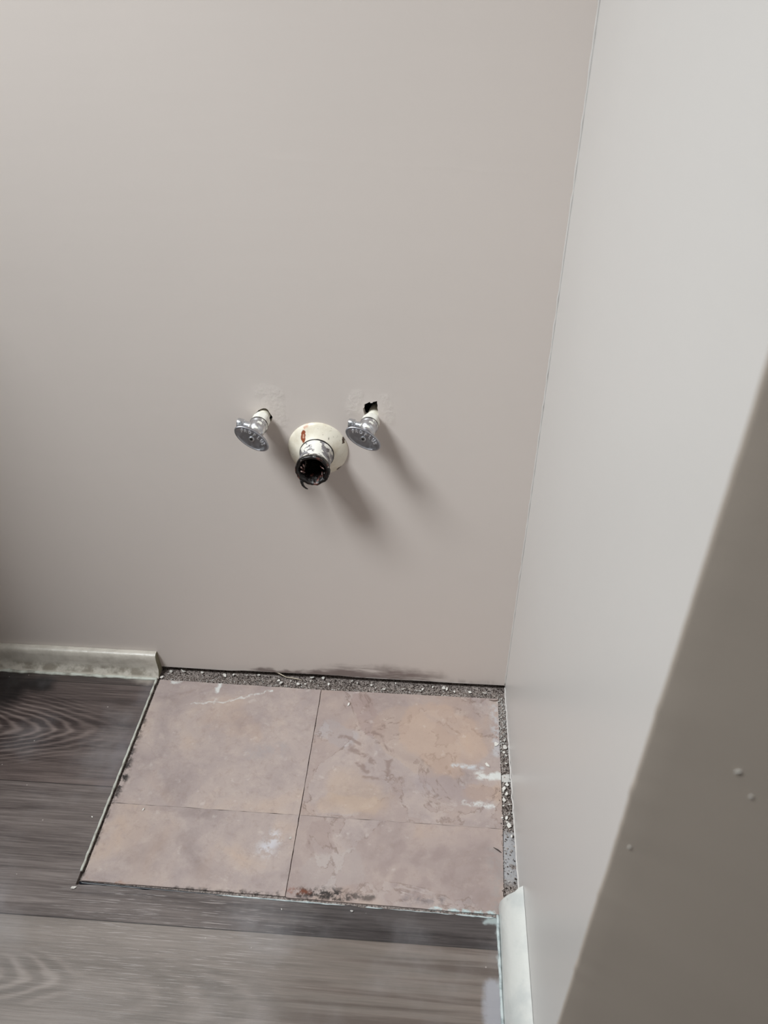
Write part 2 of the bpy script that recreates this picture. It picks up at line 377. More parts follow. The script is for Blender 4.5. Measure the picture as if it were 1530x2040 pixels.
    return m.done(c, .55, spec=.4)
M_tile = tile_mat()
# subfloor
m = N('gritty_subfloor'); x, y, z = m.sep()
g = m.noise(scale=420, detail=4, rough=.75); g2 = m.noise(scale=60, detail=5)
c = m.mix(m.ss(g, .38, .62), lin(88, 78, 74), lin(176, 164, 158)); c = m.mix(m.math('MULTIPLY', m.ss(g2, .5, .7), .5), c, lin(70, 60, 56))
pl = m.math('MULTIPLY', m.ss(x, -.04, -.03), m.math('MULTIPLY', m.ss(y, -.275, -.295), m.ss(y, -.375, -.355)))
c = m.mix(m.math('MULTIPLY', pl, m.ss(g2, .3, .45)), c, lin(172, 170, 172))
m.bump(g, .8, .002); M_sub = m.done(c, .9)
m = N('grit'); c = m.mix(m.ss(m.noise(scale=260, detail=2), .4, .6), lin(96, 84, 78), lin(180, 168, 160)); M_grit = m.done(c, .95)
m = N('plaster_grit'); M_plast = m.done(m.mix(m.noise(scale=300), lin(206, 204, 200), lin(176, 172, 168)), .9)
m = N('paint_chip_white'); M_chip = m.done(lin(212, 208, 202), .6)
m = N('pale_splinter'); M_splint = m.done(lin(190, 178, 160), .8)

# metals
def metal_mat(name, col=(.62, .63, .66, 1), rough=.28, paint=0.0, u_edge=None, pitted=.5, cy=0):
    m = N(name); x, y, z = m.sep()
    n1 = m.noise(scale=160, detail=5, rough=.65); n2 = m.noise(scale=520, detail=3)
    c = m.mix(m.math('MULTIPLY', m.ss(n1, .5, .72), pitted), col, lin(120, 116, 112))
    rg = m.math('ADD', rough, m.math('MULTIPLY', m.ss(n1, .45, .7), .22)); mt = 1.0
    if paint > 0:
        th = .62-paint*.35
        k = m.ss(m.noise(scale=95, detail=4, rough=.5), th, th+.02)
        if u_edge is not None:
            k = m.math('MAXIMUM', k, m.ss(m.math('ADD', y, m.math('MULTIPLY', m.noise(scale=120, detail=3), .010)), u_edge, u_edge+.002))
        c = m.mix(k, c, lin(226, 223, 214)); rg = m.math('ADD', rg, m.math('MULTIPLY', k, .15), clamp=True); mt = m.math('SUBTRACT', 1.0, k)
    m.bump(m.math('ADD', n1, m.math('MULTIPLY', n2, .3)), .22, .0006)
    return m.done(c, rg, mt)
M_chrome = metal_mat('worn_chrome')
M_handle = metal_mat('dull_cast_handle', (.40, .40, .43, 1), .42, pitted=.4)
M_letter = metal_mat('bright_raised_letters', (.86, .86, .88, 1), .5, pitted=.1)
M_body = metal_mat('worn_chrome_body', (.60, .60, .62, 1), .3, paint=.10)
M_nut = metal_mat('painted_nut', (.62, .62, .64, 1), .35, paint=.75)
m = N('white_painted_pipe'); m.bump(m.noise(scale=150, detail=4), .4, .001); M_ppipe = m.done(m.mix(m.ss(m.noise(scale=90), .4, .7), lin(226, 222, 208), lin(202, 196, 180)), .45)
m = N('screw_dark'); M_screw = m.done(lin(60, 56, 56), .45, .9)
m = N('black_recess'); M_black = m.done(lin(14, 12, 12), .8)
# drain: local coordinates, y = distance from the wall (negative out)
m = N('drain_pipe_metal'); x, y, z = m.sep()
nA = m.noise(m.scale((60, 240, 60)), scale=1, detail=5, rough=.6); nB = m.noise(scale=70, detail=5)
c = m.mix(m.ss(nA, .4, .6), lin(190, 188, 192), lin(128, 122, 122))
kp = m.ss(m.math('ADD', nB, m.math('MULTIPLY', z, 4)), .55, .58); c = m.mix(kp, c, lin(228, 224, 216))
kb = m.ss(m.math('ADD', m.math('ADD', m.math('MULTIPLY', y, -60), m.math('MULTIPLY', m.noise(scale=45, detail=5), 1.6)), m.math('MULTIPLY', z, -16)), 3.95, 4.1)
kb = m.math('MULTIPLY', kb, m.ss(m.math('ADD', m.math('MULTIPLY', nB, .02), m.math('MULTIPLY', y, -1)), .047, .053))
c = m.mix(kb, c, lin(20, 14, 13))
m.bump(m.math('ADD', nA, m.math('MULTIPLY', kp, .6)), .4, .0012)
M_drain = m.done(c, m.math('SUBTRACT', .5, m.math('MULTIPLY', kb, .25)), m.math('MULTIPLY', m.math('SUBTRACT', 1, m.math('MAXIMUM', kp, kb)), .7))
m = N('black_pipe_sealant'); nB = m.noise(scale=110, detail=5, rough=.6)
c = m.mix(m.ss(nB, .56, .66), lin(14, 10, 10), lin(96, 58, 50)); c = m.mix(m.ss(m.noise(scale=75, detail=3), .62, .68), c, lin(188, 176, 170))
m.bump(nB, .8, .003); M_tar = m.done(c, .28)
m = N('escutcheon_enamel'); pos = m.vm('MULTIPLY', m.warp(.006, 170), (1, 0, 1))
c = m.mix(m.ss(m.noise(scale=55, detail=4), .4, .7), lin(234, 227, 212), lin(218, 208, 188))
kr = m.seg(pos, (-.0195, 0, .031), (-.0195, 0, .021), .0032, .0006)
kr2 = m.seg(pos, (-.0195, 0, .027), (-.0188, 0, .024), .0011, .0005)
c = m.mix(kr, c, lin(140, 72, 44)); c = m.mix(kr2, c, lin(200, 160, 140))
c = m.mix(m.math('MULTIPLY', m.seg(pos, (-.0175, 0, .037), (-.013, 0, .041), .0015, .0015), .6), c, lin(200, 120, 80))
for a, b, rr in (((.0385, .021), (.0385, .015), .0017), ((.029, -.033), (.034, -.030), .0022), ((.034, -.036), (.0345, -.034), .0012), ((.018, .026), (.018, .024), .0006)):
    c = m.mix(m.seg(pos, (a[0], 0, a[1]), (b[0], 0, b[1]), rr, .0005), c, lin(72, 52, 38))
c = m.mix(m.math('MULTIPLY', m.ss(m.noise(scale=260, detail=3), .66, .72), .6), c, lin(120, 100, 84))
m.bump(m.noise(scale=120, detail=4), .35, .001); M_esc = m.done(c, .35)

# ------------------------------------------------------------------ holes in the back wall (photo px -> wall plane)
def zoompts(l, ox, oy, k): return [(lambda p: (p.x, p.z))(WL(ox+a/k, oy+b/k)) for a, b in l]
hole_R = zoompts([(640,560),(622,500),(612,430),(650,400),(640,330),(720,296),(785,262),(800,292),(850,292),(868,268),(972,242),(972,300),(985,345),(978,420),(995,480),(985,520),(1010,560),(985,640),(930,690),(760,690),(660,620)], 675, 780, 12.75)
hole_L = zoompts([(770,475),(810,452),(880,428),(945,428),(1000,460),(1035,520),(1090,600),(1120,650),(1090,760),(1010,800),(880,820),(740,760),(660,620),(700,540)], 455, 780, 12.75)
BOT = .0062
XL, YB, H = -1.50, -2.6, 2.75
bm = bmesh.new()
bot = []
for i in range(0, 66):
    x = XL + (0.0-XL)*i/65
    z = BOT + .0012*noise.noise(Vector((x*14, 1.3, 0))) + (.002 if -.50 < x < -.30 else 0)
    bot.append((x, z))
outer = bot + [(.0, H), (XL, H)]
slab(bm, outer, [hole_R, hole_L], lambda p: (p[0], 0, p[1]), Vector((0, .0127, 0)))
struct(obj('wall_back', bm, M_wall))
# hidden cavity behind the board
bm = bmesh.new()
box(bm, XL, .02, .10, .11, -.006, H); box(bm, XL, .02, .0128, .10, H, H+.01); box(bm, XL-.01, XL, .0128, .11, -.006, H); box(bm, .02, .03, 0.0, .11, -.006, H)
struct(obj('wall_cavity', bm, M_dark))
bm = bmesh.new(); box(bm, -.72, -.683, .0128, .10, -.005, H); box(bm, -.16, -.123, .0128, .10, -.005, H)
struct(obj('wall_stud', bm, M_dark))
# right wall
bm = bmesh.new()
out = [(0.012, .0035)]
for i in range(0, 60):
    y = -i*.0133; out.append((y, .0035+.0015*noise.noise(Vector((y*20, 4, 0)))))
# a board standing along x=0 with a slightly uneven foot
slab(bm, [(a, b) for a, b in out]+[(-.79, H), (0.012, H)], [], lambda p: (0, p[0], p[1]), Vector((.0127, 0, 0)))
struct(obj('wall_right', bm, M_wall2))
# corner bead of old paint
bm = bmesh.new()
tube(bm, [(-.0006+.0012*noise.noise(Vector((i*.7, 0, 0))), -.0006+.0008*noise.noise(Vector((i*.5, 3, 0))), .006+i*.012) for i in range(190)], lambda t: .0015+.0007*noise.noise(Vector((t*90, 9, 0))), 8)
struct(obj('trim_1', bm, M_wall2, smooth=True))
# bead at the foot of the right wall
bm = bmesh.new()
tube(bm, [(-.0008+.0012*noise.noise(Vector((i*.4, 5, 0))), -.002-i*.0052, .0030+.0010*noise.noise(Vector((i*.6, 7, 0)))) for i in range(78)], lambda t: .0011+.0004*noise.noise(Vector((t*60, 2, 0))), 8)
struct(obj('trim_2', bm, M_wall2, smooth=True))
# left wall with the window opening, ceiling, rear wall
bm = bmesh.new()
slab(bm, [(0.0, -.006), (YB, -.006), (YB, H), (0.0, H)], [[(-.42, 2.05), (-.42, 2.67), (-1.28, 2.67), (-1.28, 2.05)]], lambda p: (XL, p[0], p[1]), Vector((-.09, 0, 0)))
struct(obj('wall_left', bm, M_wall2))
bm = bmesh.new()
for a in ((-.40, -.44), (-1.26, -1.30)): box(bm, XL-.085, XL+.012, a[1], a[0], 2.03, 2.69)
box(bm, XL-.085, XL+.012, -1.26, -.44, 2.03, 2.07); box(bm, XL-.085, XL+.012, -1.26, -.44, 2.65, 2.69)
struct(obj('window_1', bm, M_white))
bm = bmesh.new(); box(bm, XL-.1, 1.3, YB-.1, YB, -.03, H); struct(obj('wall_front', bm, M_wall2))
bm = bmesh.new(); box(bm, 1.1, 1.2, YB, .0, -.03, H); struct(obj('wall_hall', bm, M_wall2))
bm = bmesh.new(); box(bm, XL-.1, 1.3, YB-.1, .11, H+.012, H+.05); struct(obj('ceiling', bm, M_white))
# box added on the left, just outside the frame, to cast the left shadow
BLOCKER = (-1.499, -1.02, -.25, 1.2)
bm = bmesh.new(); box(bm, BLOCKER[0], BLOCKER[1], BLOCKER[2], -.0005, .001, BLOCKER[3]); bmesh.ops.bevel(bm, geom=bm.edges[:], offset=.004, segments=2, affect='EDGES')
struct(obj('shadow_blocker', bm, M_trim))

# partition wall in the foreground: rounded, bumpy painted corner
E = Vector((-.155+.068*.95*1.0, -.981+.153*.95*1.0, 0)); TH = math.radians(62)
PE = Vector((-.0640, -.7755, 0))
d_face = Vector((math.sin(TH), -math.cos(TH), 0)); d_back = Vector((math.cos(TH), math.sin(TH), 0))
n_face = Vector((-math.cos(TH), -math.sin(TH), 0))
bm = bmesh.new(); rows = []
NZ = 420
prof = [(PE + d_back*.30, Vector((0, 0, 0))), (PE + d_back*.002, n_face*0)]
for k in range(7):
    a = math.pi/2*k/6; c_ = PE + d_back*.002 + d_face*.002
    prof.append((c_ - d_face*(.002*math.cos(a)) - d_back*(.002*math.sin(a)), None))
for k in range(1, 40): prof.append((PE + d_face*(.002+.010*k), None))
prof += [(PE + d_face*1.0, None), (PE + d_face*1.5, None)]
for iz in range(NZ):
    z = .001 + (H-.001)*iz/(NZ-1); row = []
    for j, (p, _) in enumerate(prof):
        q = Vector((p.x, p.y, z))
        near = math.exp(-((p-PE).length/.02)**2)
        dn = noise.noise(Vector((p.x*25, p.y*25, z*22)))*.0004*(.3+near) + noise.noise(Vector((p.x*80, p.y*80, z*120)))*.00025*near
        q += n_face*dn - d_face*dn*.6
        for bz, bd, bw, bh in ((.816, .002, .002, .0010), (.772, .002, .0022, .0013), (.732, .001, .0025, .0012), (.65, .002, .003, .0006), (.868, .001, .002, .0005)):
            g_ = math.exp(-((z-bz)/bw)**2-(((p-PE).length-bd)/.006)**2); q += (n_face*.7-d_face*.8)*bh*g_
        row.append(bm.verts.new(q))
    rows.append(row)
for a, b in zip(rows, rows[1:]):
    for j in range(len(prof)-1): bm.faces.new((a[j], a[j+1], b[j+1], b[j]))
a0, a1 = rows[0], rows[-1]
bm.faces.new((a0[0], a0[-1], a1[-1], a1[0])) if False else None
for j in range(1): pass
ek = [bm.faces.new((a[0], b[0], b[-1], a[-1])) for a, b in zip(rows, rows[1:])]
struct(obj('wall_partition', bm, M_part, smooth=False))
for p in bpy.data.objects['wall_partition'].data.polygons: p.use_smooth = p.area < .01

# ------------------------------------------------------------------ floor
bm = bmesh.new(); box(bm, XL-.1, 1.1, YB, .11, -.03, -.006); struct(obj('floor_subfloor', bm, M_sub))
PX, PY = -.642, -.417
def jag(a, b, n, amp, seed):
    o = []
    for i in range(n+1):
        t = i/n; p = (a[0]+(b[0]-a[0])*t, a[1]+(b[1]-a[1])*t)
        q = noise.noise(Vector((t*n*.45, seed, 0)))*amp*(0 if i in (0, n) else 1)
        d = Vector((b[1]-a[1], a[0]-b[0])).normalized(); o.append((p[0]+d.x*q, p[1]+d.y*q))
    return o
bm = bmesh.new()
edge1 = jag((PX-.001, -.001), (PX+.001, PY), 50, .0012, 1); edge2 = jag((PX+.001, PY+.002), (-.026, -.4215), 60, .0022, 5)
outer = [(XL+.001, -.001)] + edge1 + edge2[1:] + [(-.0005, -.423), (-.0005, -.80), (1.09, -.80), (1.09, YB), (XL+.001, YB)]
slab(bm, outer, [], lambda p: (p[0], p[1], -.0058), Vector((0, 0, .0058)))
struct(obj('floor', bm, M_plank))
# exposed tiles: four pieces, one surface
bm = bmesh.new(); G = .0006; GH = -.0001
def tilep(x0, y0, x1, y1, x2, y2, x3, y3, s):
    P = []
    cs = [(x0, y0), (x1, y1), (x2, y2), (x3, y3)]
    for i in range(4): P += jag(cs[i], cs[(i+1) % 4], 24, .0011, s+i)[:-1]
    slab(bm, P, [], lambda p: (p[0], p[1], -.0055), Vector((0, 0, .0025)))
tilep(-.6370, -.0235, -.3352-G, -.0262, -.3352-G, -.2812+GH, -.6370, -.2805+GH, 11)
tilep(-.3352+G, -.0262, -.0135, -.0240, -.0178, -.2822+GH, -.3352+G, -.2812+GH, 21)
tilep(-.6370, -.2805-GH, -.3352-G, -.2812-GH, -.3352-G, -.4105, -.6360, -.4085, 31)
tilep(-.3352+G, -.2812-GH, -.0180, -.2822-GH, -.0235, -.4150, -.3352+G, -.4120, 41)
struct(obj('floor_tile', bm, M_tile))

# caulk beads along the cut
bm = bmesh.new()
pts = []
for i in range(110):
    t = .05+.90*i/109; y = -.004+(PY+.004)*t; x = PX-.0008+.002*t+.0006*noise.noise(Vector((i*.3, 0, 0)))
    pts.append((x, y, -.0004+.0006*noise.noise(Vector((i*.35, 4, 0)))))
tube(bm, pts, lambda t: .0020+.0009*noise.noise(Vector((t*30, 1, 0))), 8)
tag(obj('caulk_bead', bm, M_caulk, smooth=True), 'long pale caulk bead along the left cut edge of the grey planks', 'caulk')
def bead(px0, px1, label, rad):
    bm = bmesh.new(); n = max(8, int((px1-px0)/6)); P = []
    for i in range(n):
        px = px0+(px1-px0)*i/(n-1); t = (px-150)/850
        P.append((FL(px, 1768+57*t).x, PY+.002-.0065*t+.0007*noise.noise(Vector((px*.05, 2, 0))), .0002+.0003*noise.noise(Vector((px*.04, 8, 0)))))
    tube(bm, P, lambda t: rad*(.75+.5*noise.noise(Vector((t*12+px0, 1, 0))))*(min(1, t*8+.2))*(min(1, (1-t)*8+.2)), 6)
    tag(obj('caulk_bead', bm, M_caulk2, smooth=True), label, 'caulk', 'broken caulk beads on the front cut edge')
bead(430, 688, 'longest broken caulk bead on the front plank cut, ending below the black stain', .0013)
bead(728, 764, 'short pale caulk fragment on the front plank cut, just right of the black stain', .0012)
bead(776, 905, 'thin caulk bead on the front plank cut, between short fragment and corner piece', .0007)
bead(908, 985, 'bluish caulk bead at the right corner of the front plank cut', .0015)
# dark mastic gap strip along the front cut, left half
bm = bmesh.new(); P = [(FL(px, 1768+(px-150)*.067).x, PY+.0055-.0035*((px-150)/290), -.0042) for px in range(152, 445, 6)]
tube(bm, P, lambda t: .0022*(1-.6*t), 6)
tag(obj('mastic_strip', bm, (lambda m: m.done(lin(26, 28, 36), .35))(N('black_mastic')), smooth=True), 'thin blue-black mastic strip along the left half of the front tile edge', 'adhesive')

# ------------------------------------------------------------------ baseboards
def extrude_prof(prof, f, n, mat, name, capmat=None):
    bm = bmesh.new(); rows = []
    for i in range(n+1):
        rows.append([bm.verts.new(f(i/n, a, b)) for a, b in prof])
    k = len(prof)
    for A, B in zip(rows, rows[1:]):
        for j in range(k): bm.faces.new((A[j], A[(j+1) % k], B[(j+1) % k], B[j]))
    c1 = bm.faces.new(rows[0]); c2 = bm.faces.new(rows[-1])
    if capmat: c2.material_index = 1
    return struct(auto(obj(name, bm, [mat]+([capmat] if capmat else [])), 45))
# left piece on the back wall: (out, up)
prof = [(0, 0), (.024, 0), (.021, .004), (.0175, .009), (.0145, .014), (.014, .024), (.0135, .036), (.012, .043), (.009, .0465), (.004, .047), (0, .047)]
def fL(t, a, b):
    x = -1.019 + .377*t; w = noise.noise(Vector((x*30, b*80, 3)))*.0012*(1 if b < .015 else .35)
    if b == 0 and a == 0: w = 0
    return Vector((x + (.003*(1-b/.047) if t == 1 else 0), -a-.0004-w, .0004+b + (noise.noise(Vector((x*40, 0, 9)))*.0006 if b > .04 else 0)))
extrude_prof(prof, fL, 160, M_trim, 'baseboard_back', M_cut)
bm = bmesh.new()
tube(bm, [(-1.015+.374*i/90, -.0265+.0022*noise.noise(Vector((i*.16, 0, 0))), .0008+.0008*noise.noise(Vector((i*.3, 5, 0)))) for i in range(91)], lambda t: .0030+.0014*noise.noise(Vector((t*22, 6, 0))), 8)
tag(obj('caulk_bead', bm, M_caulk, smooth=True), 'lumpy pale caulk bead along the foot of the left baseboard', 'caulk')
# right piece: quarter-round, mitred point at its far end
prof = [(0, 0), (.030, 0), (.0298, .008), (.0285, .016), (.0255, .024), (.0215, .031), (.0165, .037), (.011, .042), (.005, .0455), (0, .047)]
def fR(t, a, b):
    y0 = -.398 - (.026*(a/.030)**1.5 if t < .0001 else .026*(a/.030)**1.5*max(0, 1-t*60))
    y = y0 + (-.775-(-.398))*t
    return Vector((-a-.0004+.0008*noise.noise(Vector((y*20, a*90, 3)))*(a > .001), y, .0004+b))
extrude_prof(prof, fR, 260, M_trim2, 'baseboard_right')
bm = bmesh.new()
tube(bm, [(-.0325+.0008*noise.noise(Vector((i*.4, 0, 0))), -.418-i*.006, .0006) for i in range(50)], lambda t: .0022+.0008*noise.noise(Vector((t*25, 6, 0))), 6)
tag(obj('caulk_bead', bm, M_caulk2, smooth=True), 'pale caulk bead along the foot of the right-hand baseboard', 'caulk')
# scrap of caulk at the baseboard's cut end
def flake(name, c, size, label, cat, mat=M_chip, group=None, rz=None, tilt=.5, thick=.0007, seed=None, asp=.6):
    rnd = random.Random(seed if seed is not None else hash((round(c[0]*1e5), round(c[1]*1e5))) & 0xffff)
    bm = bmesh.new(); n = rnd.choice((5, 6, 7)); P = []
    for i in range(n):
        a = 2*math.pi*i/n+rnd.uniform(-.3, .3); r = size*.5*rnd.uniform(.7, 1.15); P.append((r*math.cos(a), r*math.sin(a)*asp))
    lo = [bm.verts.new((x, y, -thick/2+abs(x)*.25)) for x, y in P]; hi = [bm.verts.new((x, y, thick/2+abs(x)*.25)) for x, y in P]
    bm.faces.new(lo); bm.faces.new(hi)
    for i in range(n): bm.faces.new((lo[i], lo[(i+1) % n], hi[(i+1) % n], hi[i]))
    o = obj(name, bm, mat); o.location = c
    o.rotation_euler = (rnd.uniform(-tilt, tilt), rnd.uniform(-tilt, tilt), rz if rz is not None else rnd.uniform(0, 6.28))
    return tag(o, label, cat, group)

# ------------------------------------------------------------------ stop valves
def text_letters(bm, word, rx, rz, size, depth, u, a0, a1, rot, ctr):
    for i, ch in enumerate(word):
        cu = bpy.data.curves.new('t', 'FONT'); cu.body = ch; cu.size = size; cu.extrude = depth; cu.align_x = 'CENTER'; cu.align_y = 'CENTER'; cu.resolution_u = 3; cu.offset = size*.03
        to = bpy.data.objects.new('t', cu); COL.objects.link(to)
        dg = bpy.context.evaluated_depsgraph_get(); me = bpy.data.meshes.new_from_object(to.evaluated_get(dg))
        a = a0+(a1-a0)*i/(len(word)-1); px, pz = rx*math.cos(a), rz*math.sin(a)
        tx, tz = rx*math.sin(a), -rz*math.cos(a); th = math.atan2(tz, tx)
        n0 = len(bm.verts); bm.from_mesh(me); bm.verts.ensure_lookup_table()
        for v in bm.verts[n0:]:
            x, y, z = v.co; x, y = x*math.cos(th)-y*math.sin(th)+px, x*math.sin(th)+y*math.cos(th)+pz
            x, y = x*math.cos(rot)-y*math.sin(rot), x*math.sin(rot)+y*math.cos(rot)
            v.co = Vector((x+ctr[0], -(u+z), y+ctr[2]))
        bpy.data.objects.remove(to); bpy.data.curves.remove(cu); bpy.data.meshes.remove(me)

def stop_valve(x, z, lean, rot, label, outz, nutz, hu, hole):
    t = empty('stop_valve', (x, 0, z)); tag(t, label, 'valve', 'stop valves on the back wall')
    def hexr(r0, ph=0):
        def f(u, r, a):
            if r < 0: r = -r; return (r*math.cos(a), r*math.sin(a))
            b = ((a+ph) % (math.pi/3))-math.pi/6; rr = r*.94/max(math.cos(b), .94)
            return (rr*math.cos(a), rr*math.sin(a))
        return f
    bm = bmesh.new(); lathe(bm, [(-.095 if hole else -.03, .0088), (.020, .0092)], 32, caps=(True, True)); obj('pipe', bm, M_ppipe, t, True)
    bm = bmesh.new(); lathe(bm, [(.006, -.0095), (.007, .0118), (.009, .0128), (.024, .0128), (.026, .0118), (.0265, -.0108)], 48, hexr(.0125, .35), (True, True)); auto(obj('hex_nut', bm, M_nut, t), 25)
    bm = bmesh.new()
    lathe(bm, [(.0265, .0105), (.0275, .0108)], 40, caps=(True, False))
    lathe(bm, [(.0275, .0128), (.0285, .0136), (.031, .0136), (.0325, .0126), (.034, .0124), (.043, .0122), (.047, .0112), (.049, .0092), (.051, .0082), (.0555, .0080)], 48, caps=(True, True))
    auto(obj('valve_body', bm, M_body, t), 40)
    bm = bmesh.new(); lathe(bm, [(.026, .0113), (.0262, .01365), (.0278, .01365), (.028, .0113)], 48, caps=(True, True)); obj('gasket_ring', bm, M_screw, t)
    # outlet pointing left
    bm = bmesh.new()
    n = 36
    def oc(k, r, a, hexy=False):
        if hexy:
            b = (a % (math.pi/3))-math.pi/6; r = r*.92/max(math.cos(b), .92)
        return r
    rings = []
    YO = -.0365
    for k, r, hx in ((.006, .0070, 0), (.0135, .0066, 0), (.0138, .0082, 1), (.0148, .0088, 1), (.0200, .0088, 1), (.0212, .0080, 1), (.0214, .0062, 0), (.0205, .0052, 0), (.017, .0050, 0)):
        rings.append([bm.verts.new((-k*1.28, YO+oc(k, r, 2*math.pi*i/n, hx)*math.cos(2*math.pi*i/n), outz*k+oc(k, r, 2*math.pi*i/n, hx)*math.sin(2*math.pi*i/n))) for i in range(n)])
    for A, B in zip(rings, rings[1:]):
        for i in range(n): bm.faces.new((A[i], A[(i+1) % n], B[(i+1) % n], B[i]))
    bm.faces.new(rings[0]); bm.faces.new(rings[-1])
    auto(obj('outlet', bm, M_chrome, t), 35)
    # oval handle
    ax, bz = .0285, .0148
    def ov(u, r, a):
        k = min(max((r-.009)/.006, 0), 1)
        ex = r*((1-k)+k*1.0); s = ex*math.cos(a); v = ex*math.sin(a)*((1-k)+k*(bz/ax))
        return (s*math.cos(rot)-v*math.sin(rot), s*math.sin(rot)+v*math.cos(rot))
    bm = bmesh.new(); f = hu
    lathe(bm, [(f-.018, .0072), (f-.014, .0078), (f-.011, .0095), (f-.008, .0150), (f-.0060, .0225), (f-.0045, .0252), (f-.003, .0264), (f-.001, .0268), (f+.0002, .0264), (f+.0008, .0252), (f+.0009, .0236), (f-.0001, .0222), (f-.0003, .012), (f-.0002, .0065), (f-.0002, .003)], 72, ov, (True, True))
    h = auto(obj('handle', bm, M_handle, t), 50); h['label'] = 'dull grey oval handle'
    bm = bmesh.new()
    text_letters(bm, 'PROPLUS',   .0182, .0084, .0064, .0009, f-.0001, math.radians(158), math.radians(22), rot, (0, 0, 0))
    obj('lettering', bm, M_letter, h)
    bm = bmesh.new(); lathe(bm, [(f-.0004, .0040), (f+.0008, .0040), (f+.0013, .0034), (f+.0014, .0020), (f+.0006, .0016)], 24, caps=(True, True)); sc = obj('screw', bm, M_chrome, h)
    bm = bmesh.new(); box(bm, -.0019, .0019, -(f+.00155), -(f+.0010), -.0005, .0005); box(bm, -.0005, .0005, -(f+.00155), -(f+.0010), -.0019, .0019)
    for v in bm.verts:
        c_, s_ = math.cos(rot+.5), math.sin(rot+.5); v.co.x, v.co.z = v.co.x*c_-v.co.z*s_, v.co.x*s_+v.co.z*c_
    obj('screw_recess', bm, M_black, h)
    t.rotation_euler = (lean[0], 0, lean[1]); t.scale = (1, lean[2], 1)
    return t
stop_valve(-.3985, .5495, (0.0, -.06, .94), math.radians(-35), 'left stop valve, above and left of the drain pipe, with its oval handle tilted steeply', .25, 0, .0680, False)
stop_valve(-.2400, .5535, (0.0, -.135, .81), math.radians(-27), 'right stop valve, below the ragged black hole in the wall, white painted nut', .15, 0, .0735, True)

# ------------------------------------------------------------------ drain
DX, DZ = -.3207, .4985
t = empty('drain_pipe', (DX, 0, DZ)); tag(t, 'wide drain stub with cream flange and black crusted mouth between the two stop valves', 'drain')
bm = bmesh.new()
lathe(bm, [(-.002, .0442), (.0012, .0443), (.0022, .0436), (.0042, .0415), (.0068, .0375), (.0096, .0330), (.0125, .0285), (.0150, .0256), (.0162, .0244), (.0168, .0236), (.0160, .0232), (.010, .0232)], 96,
      fx=lambda u, r, a: r*(1+.012*noise.noise(Vector((math.cos(a)*2, math.sin(a)*2, u*40)))))
obj('escutcheon', bm, M_esc, t, True)['label'] = 'chipped cream escutcheon with a rust spot'
bm = bmesh.new()
pr = [(-.06, .0222), (.0168, .0222), (.0175, .0232), (.0215, .0234), (.0225, .0226)]
u = .0230
while u < .0520: pr += [(u, .0224), (u+.0008, .0230), (u+.0016, .0224)]; u += .0022
pr += [(.0540, .0232), (.0600, .0234)]
lathe(bm, pr, 96, fx=lambda u, r, a: r*(1+.010*noise.noise(Vector((math.cos(a)*3, math.sin(a)*3, u*120)))))
obj('pipe', bm, M_drain, t, True)
bm = bmesh.new(); lathe(bm, [(.0160, .0230), (.0162, .0255), (.0170, .0255), (.0172, .0230)], 96, fx=lambda u, r, a: r*(1+.012*noise.noise(Vector((math.cos(a)*4, math.sin(a)*4, 8))))); obj('gasket_ring', bm, M_screw, t, True)
bm = bmesh.new(); lathe(bm, [(.0165, .0228), (.0175, .0243), (.0186, .0246), (.0196, .0240), (.0200, .0226)], 96, fx=lambda u, r, a: r*(1+.006*noise.noise(Vector((math.cos(a)*4, math.sin(a)*4, 3))))); obj('slip_ring', bm, M_drain, t, True)
# crusted mouth: outer lip, inner wall, ragged lumps, closed far inside
bm = bmesh.new()
def crust(u, r, a):
    k = noise.noise(Vector((math.cos(a)*2.4, math.sin(a)*2.4, u*110)))+.6*noise.noise(Vector((math.cos(a)*11, math.sin(a)*11, u*420)))
    return r+(.0015 if u > .045 else .0018)*k
lathe(bm, [(.0590, .0234), (.0605, .0243), (.0635, .0248), (.0660, .0242), (.0670, .0228), (.0662, .0208), (.0630, .0186), (.0570, .0170), (.045, .0150), (.02, .016), (-.05, .016)], 120, crust, (False, True))
obj('black_crust', bm, M_tar, t, True)['label'] = 'black sealant crust round the mouth'
for k, (a, r, l, w) in enumerate(((170, .0165, .006, .0022), (195, .0160, .007, .0024), (150, .0155, .005, .0020), (335, .0168, .005, .0018), (20, .0165, .004, .0017))):
    bm = bmesh.new(); a = math.radians(a)
    P = [(r*math.cos(a+s_*.05*0)-(0)*s_, -.0640+.0012*s_, r*math.sin(a)) for s_ in (0,)]
    p0 = Vector(((r+.001)*math.cos(a-.18), -.0655, (r+.001)*math.sin(a-.18))); p1 = Vector(((r-.0035)*math.cos(a+.2), -.0610, (r-.0035)*math.sin(a+.2)))
    tube(bm, [p0.lerp(p1, i/6)+Vector((0, -.0008*math.sin(i/6*3.1), .0006*math.sin(i))) for i in range(7)], lambda q: w*.62*(.35+.65*math.sin(q*3.1)), 8)
    obj('sealant_flake', bm, (lambda: M_flake)() if 'M_flake' in globals() else globals().setdefault('M_flake', (lambda m: m.done(m.mix(m.ss(m.noise(scale=200, detail=3), .45, .6), lin(74, 42, 38), lin(150, 128, 122)), .35))(N('sealant_flake'))), t, True)
bm = bmesh.new()
P = [(-.0165, -.0655, -.0165), (-.0160, -.0668, -.0200), (-.0148, -.0672, -.0240), (-.0125, -.0670, -.0275), (-.0098, -.0668, -.0298), (-.0075, -.0668, -.0306)]
P = [Vector(p) for p in P]; Q = []
for i in range(len(P)-1):
    for s_ in range(4): Q.append(P[i].lerp(P[i+1], s_/4))
Q.append(P[-1]); tube(bm, Q, lambda q: .0021*(1-q)**.7+.0004, 8)
t.scale = (1, .92, 1)
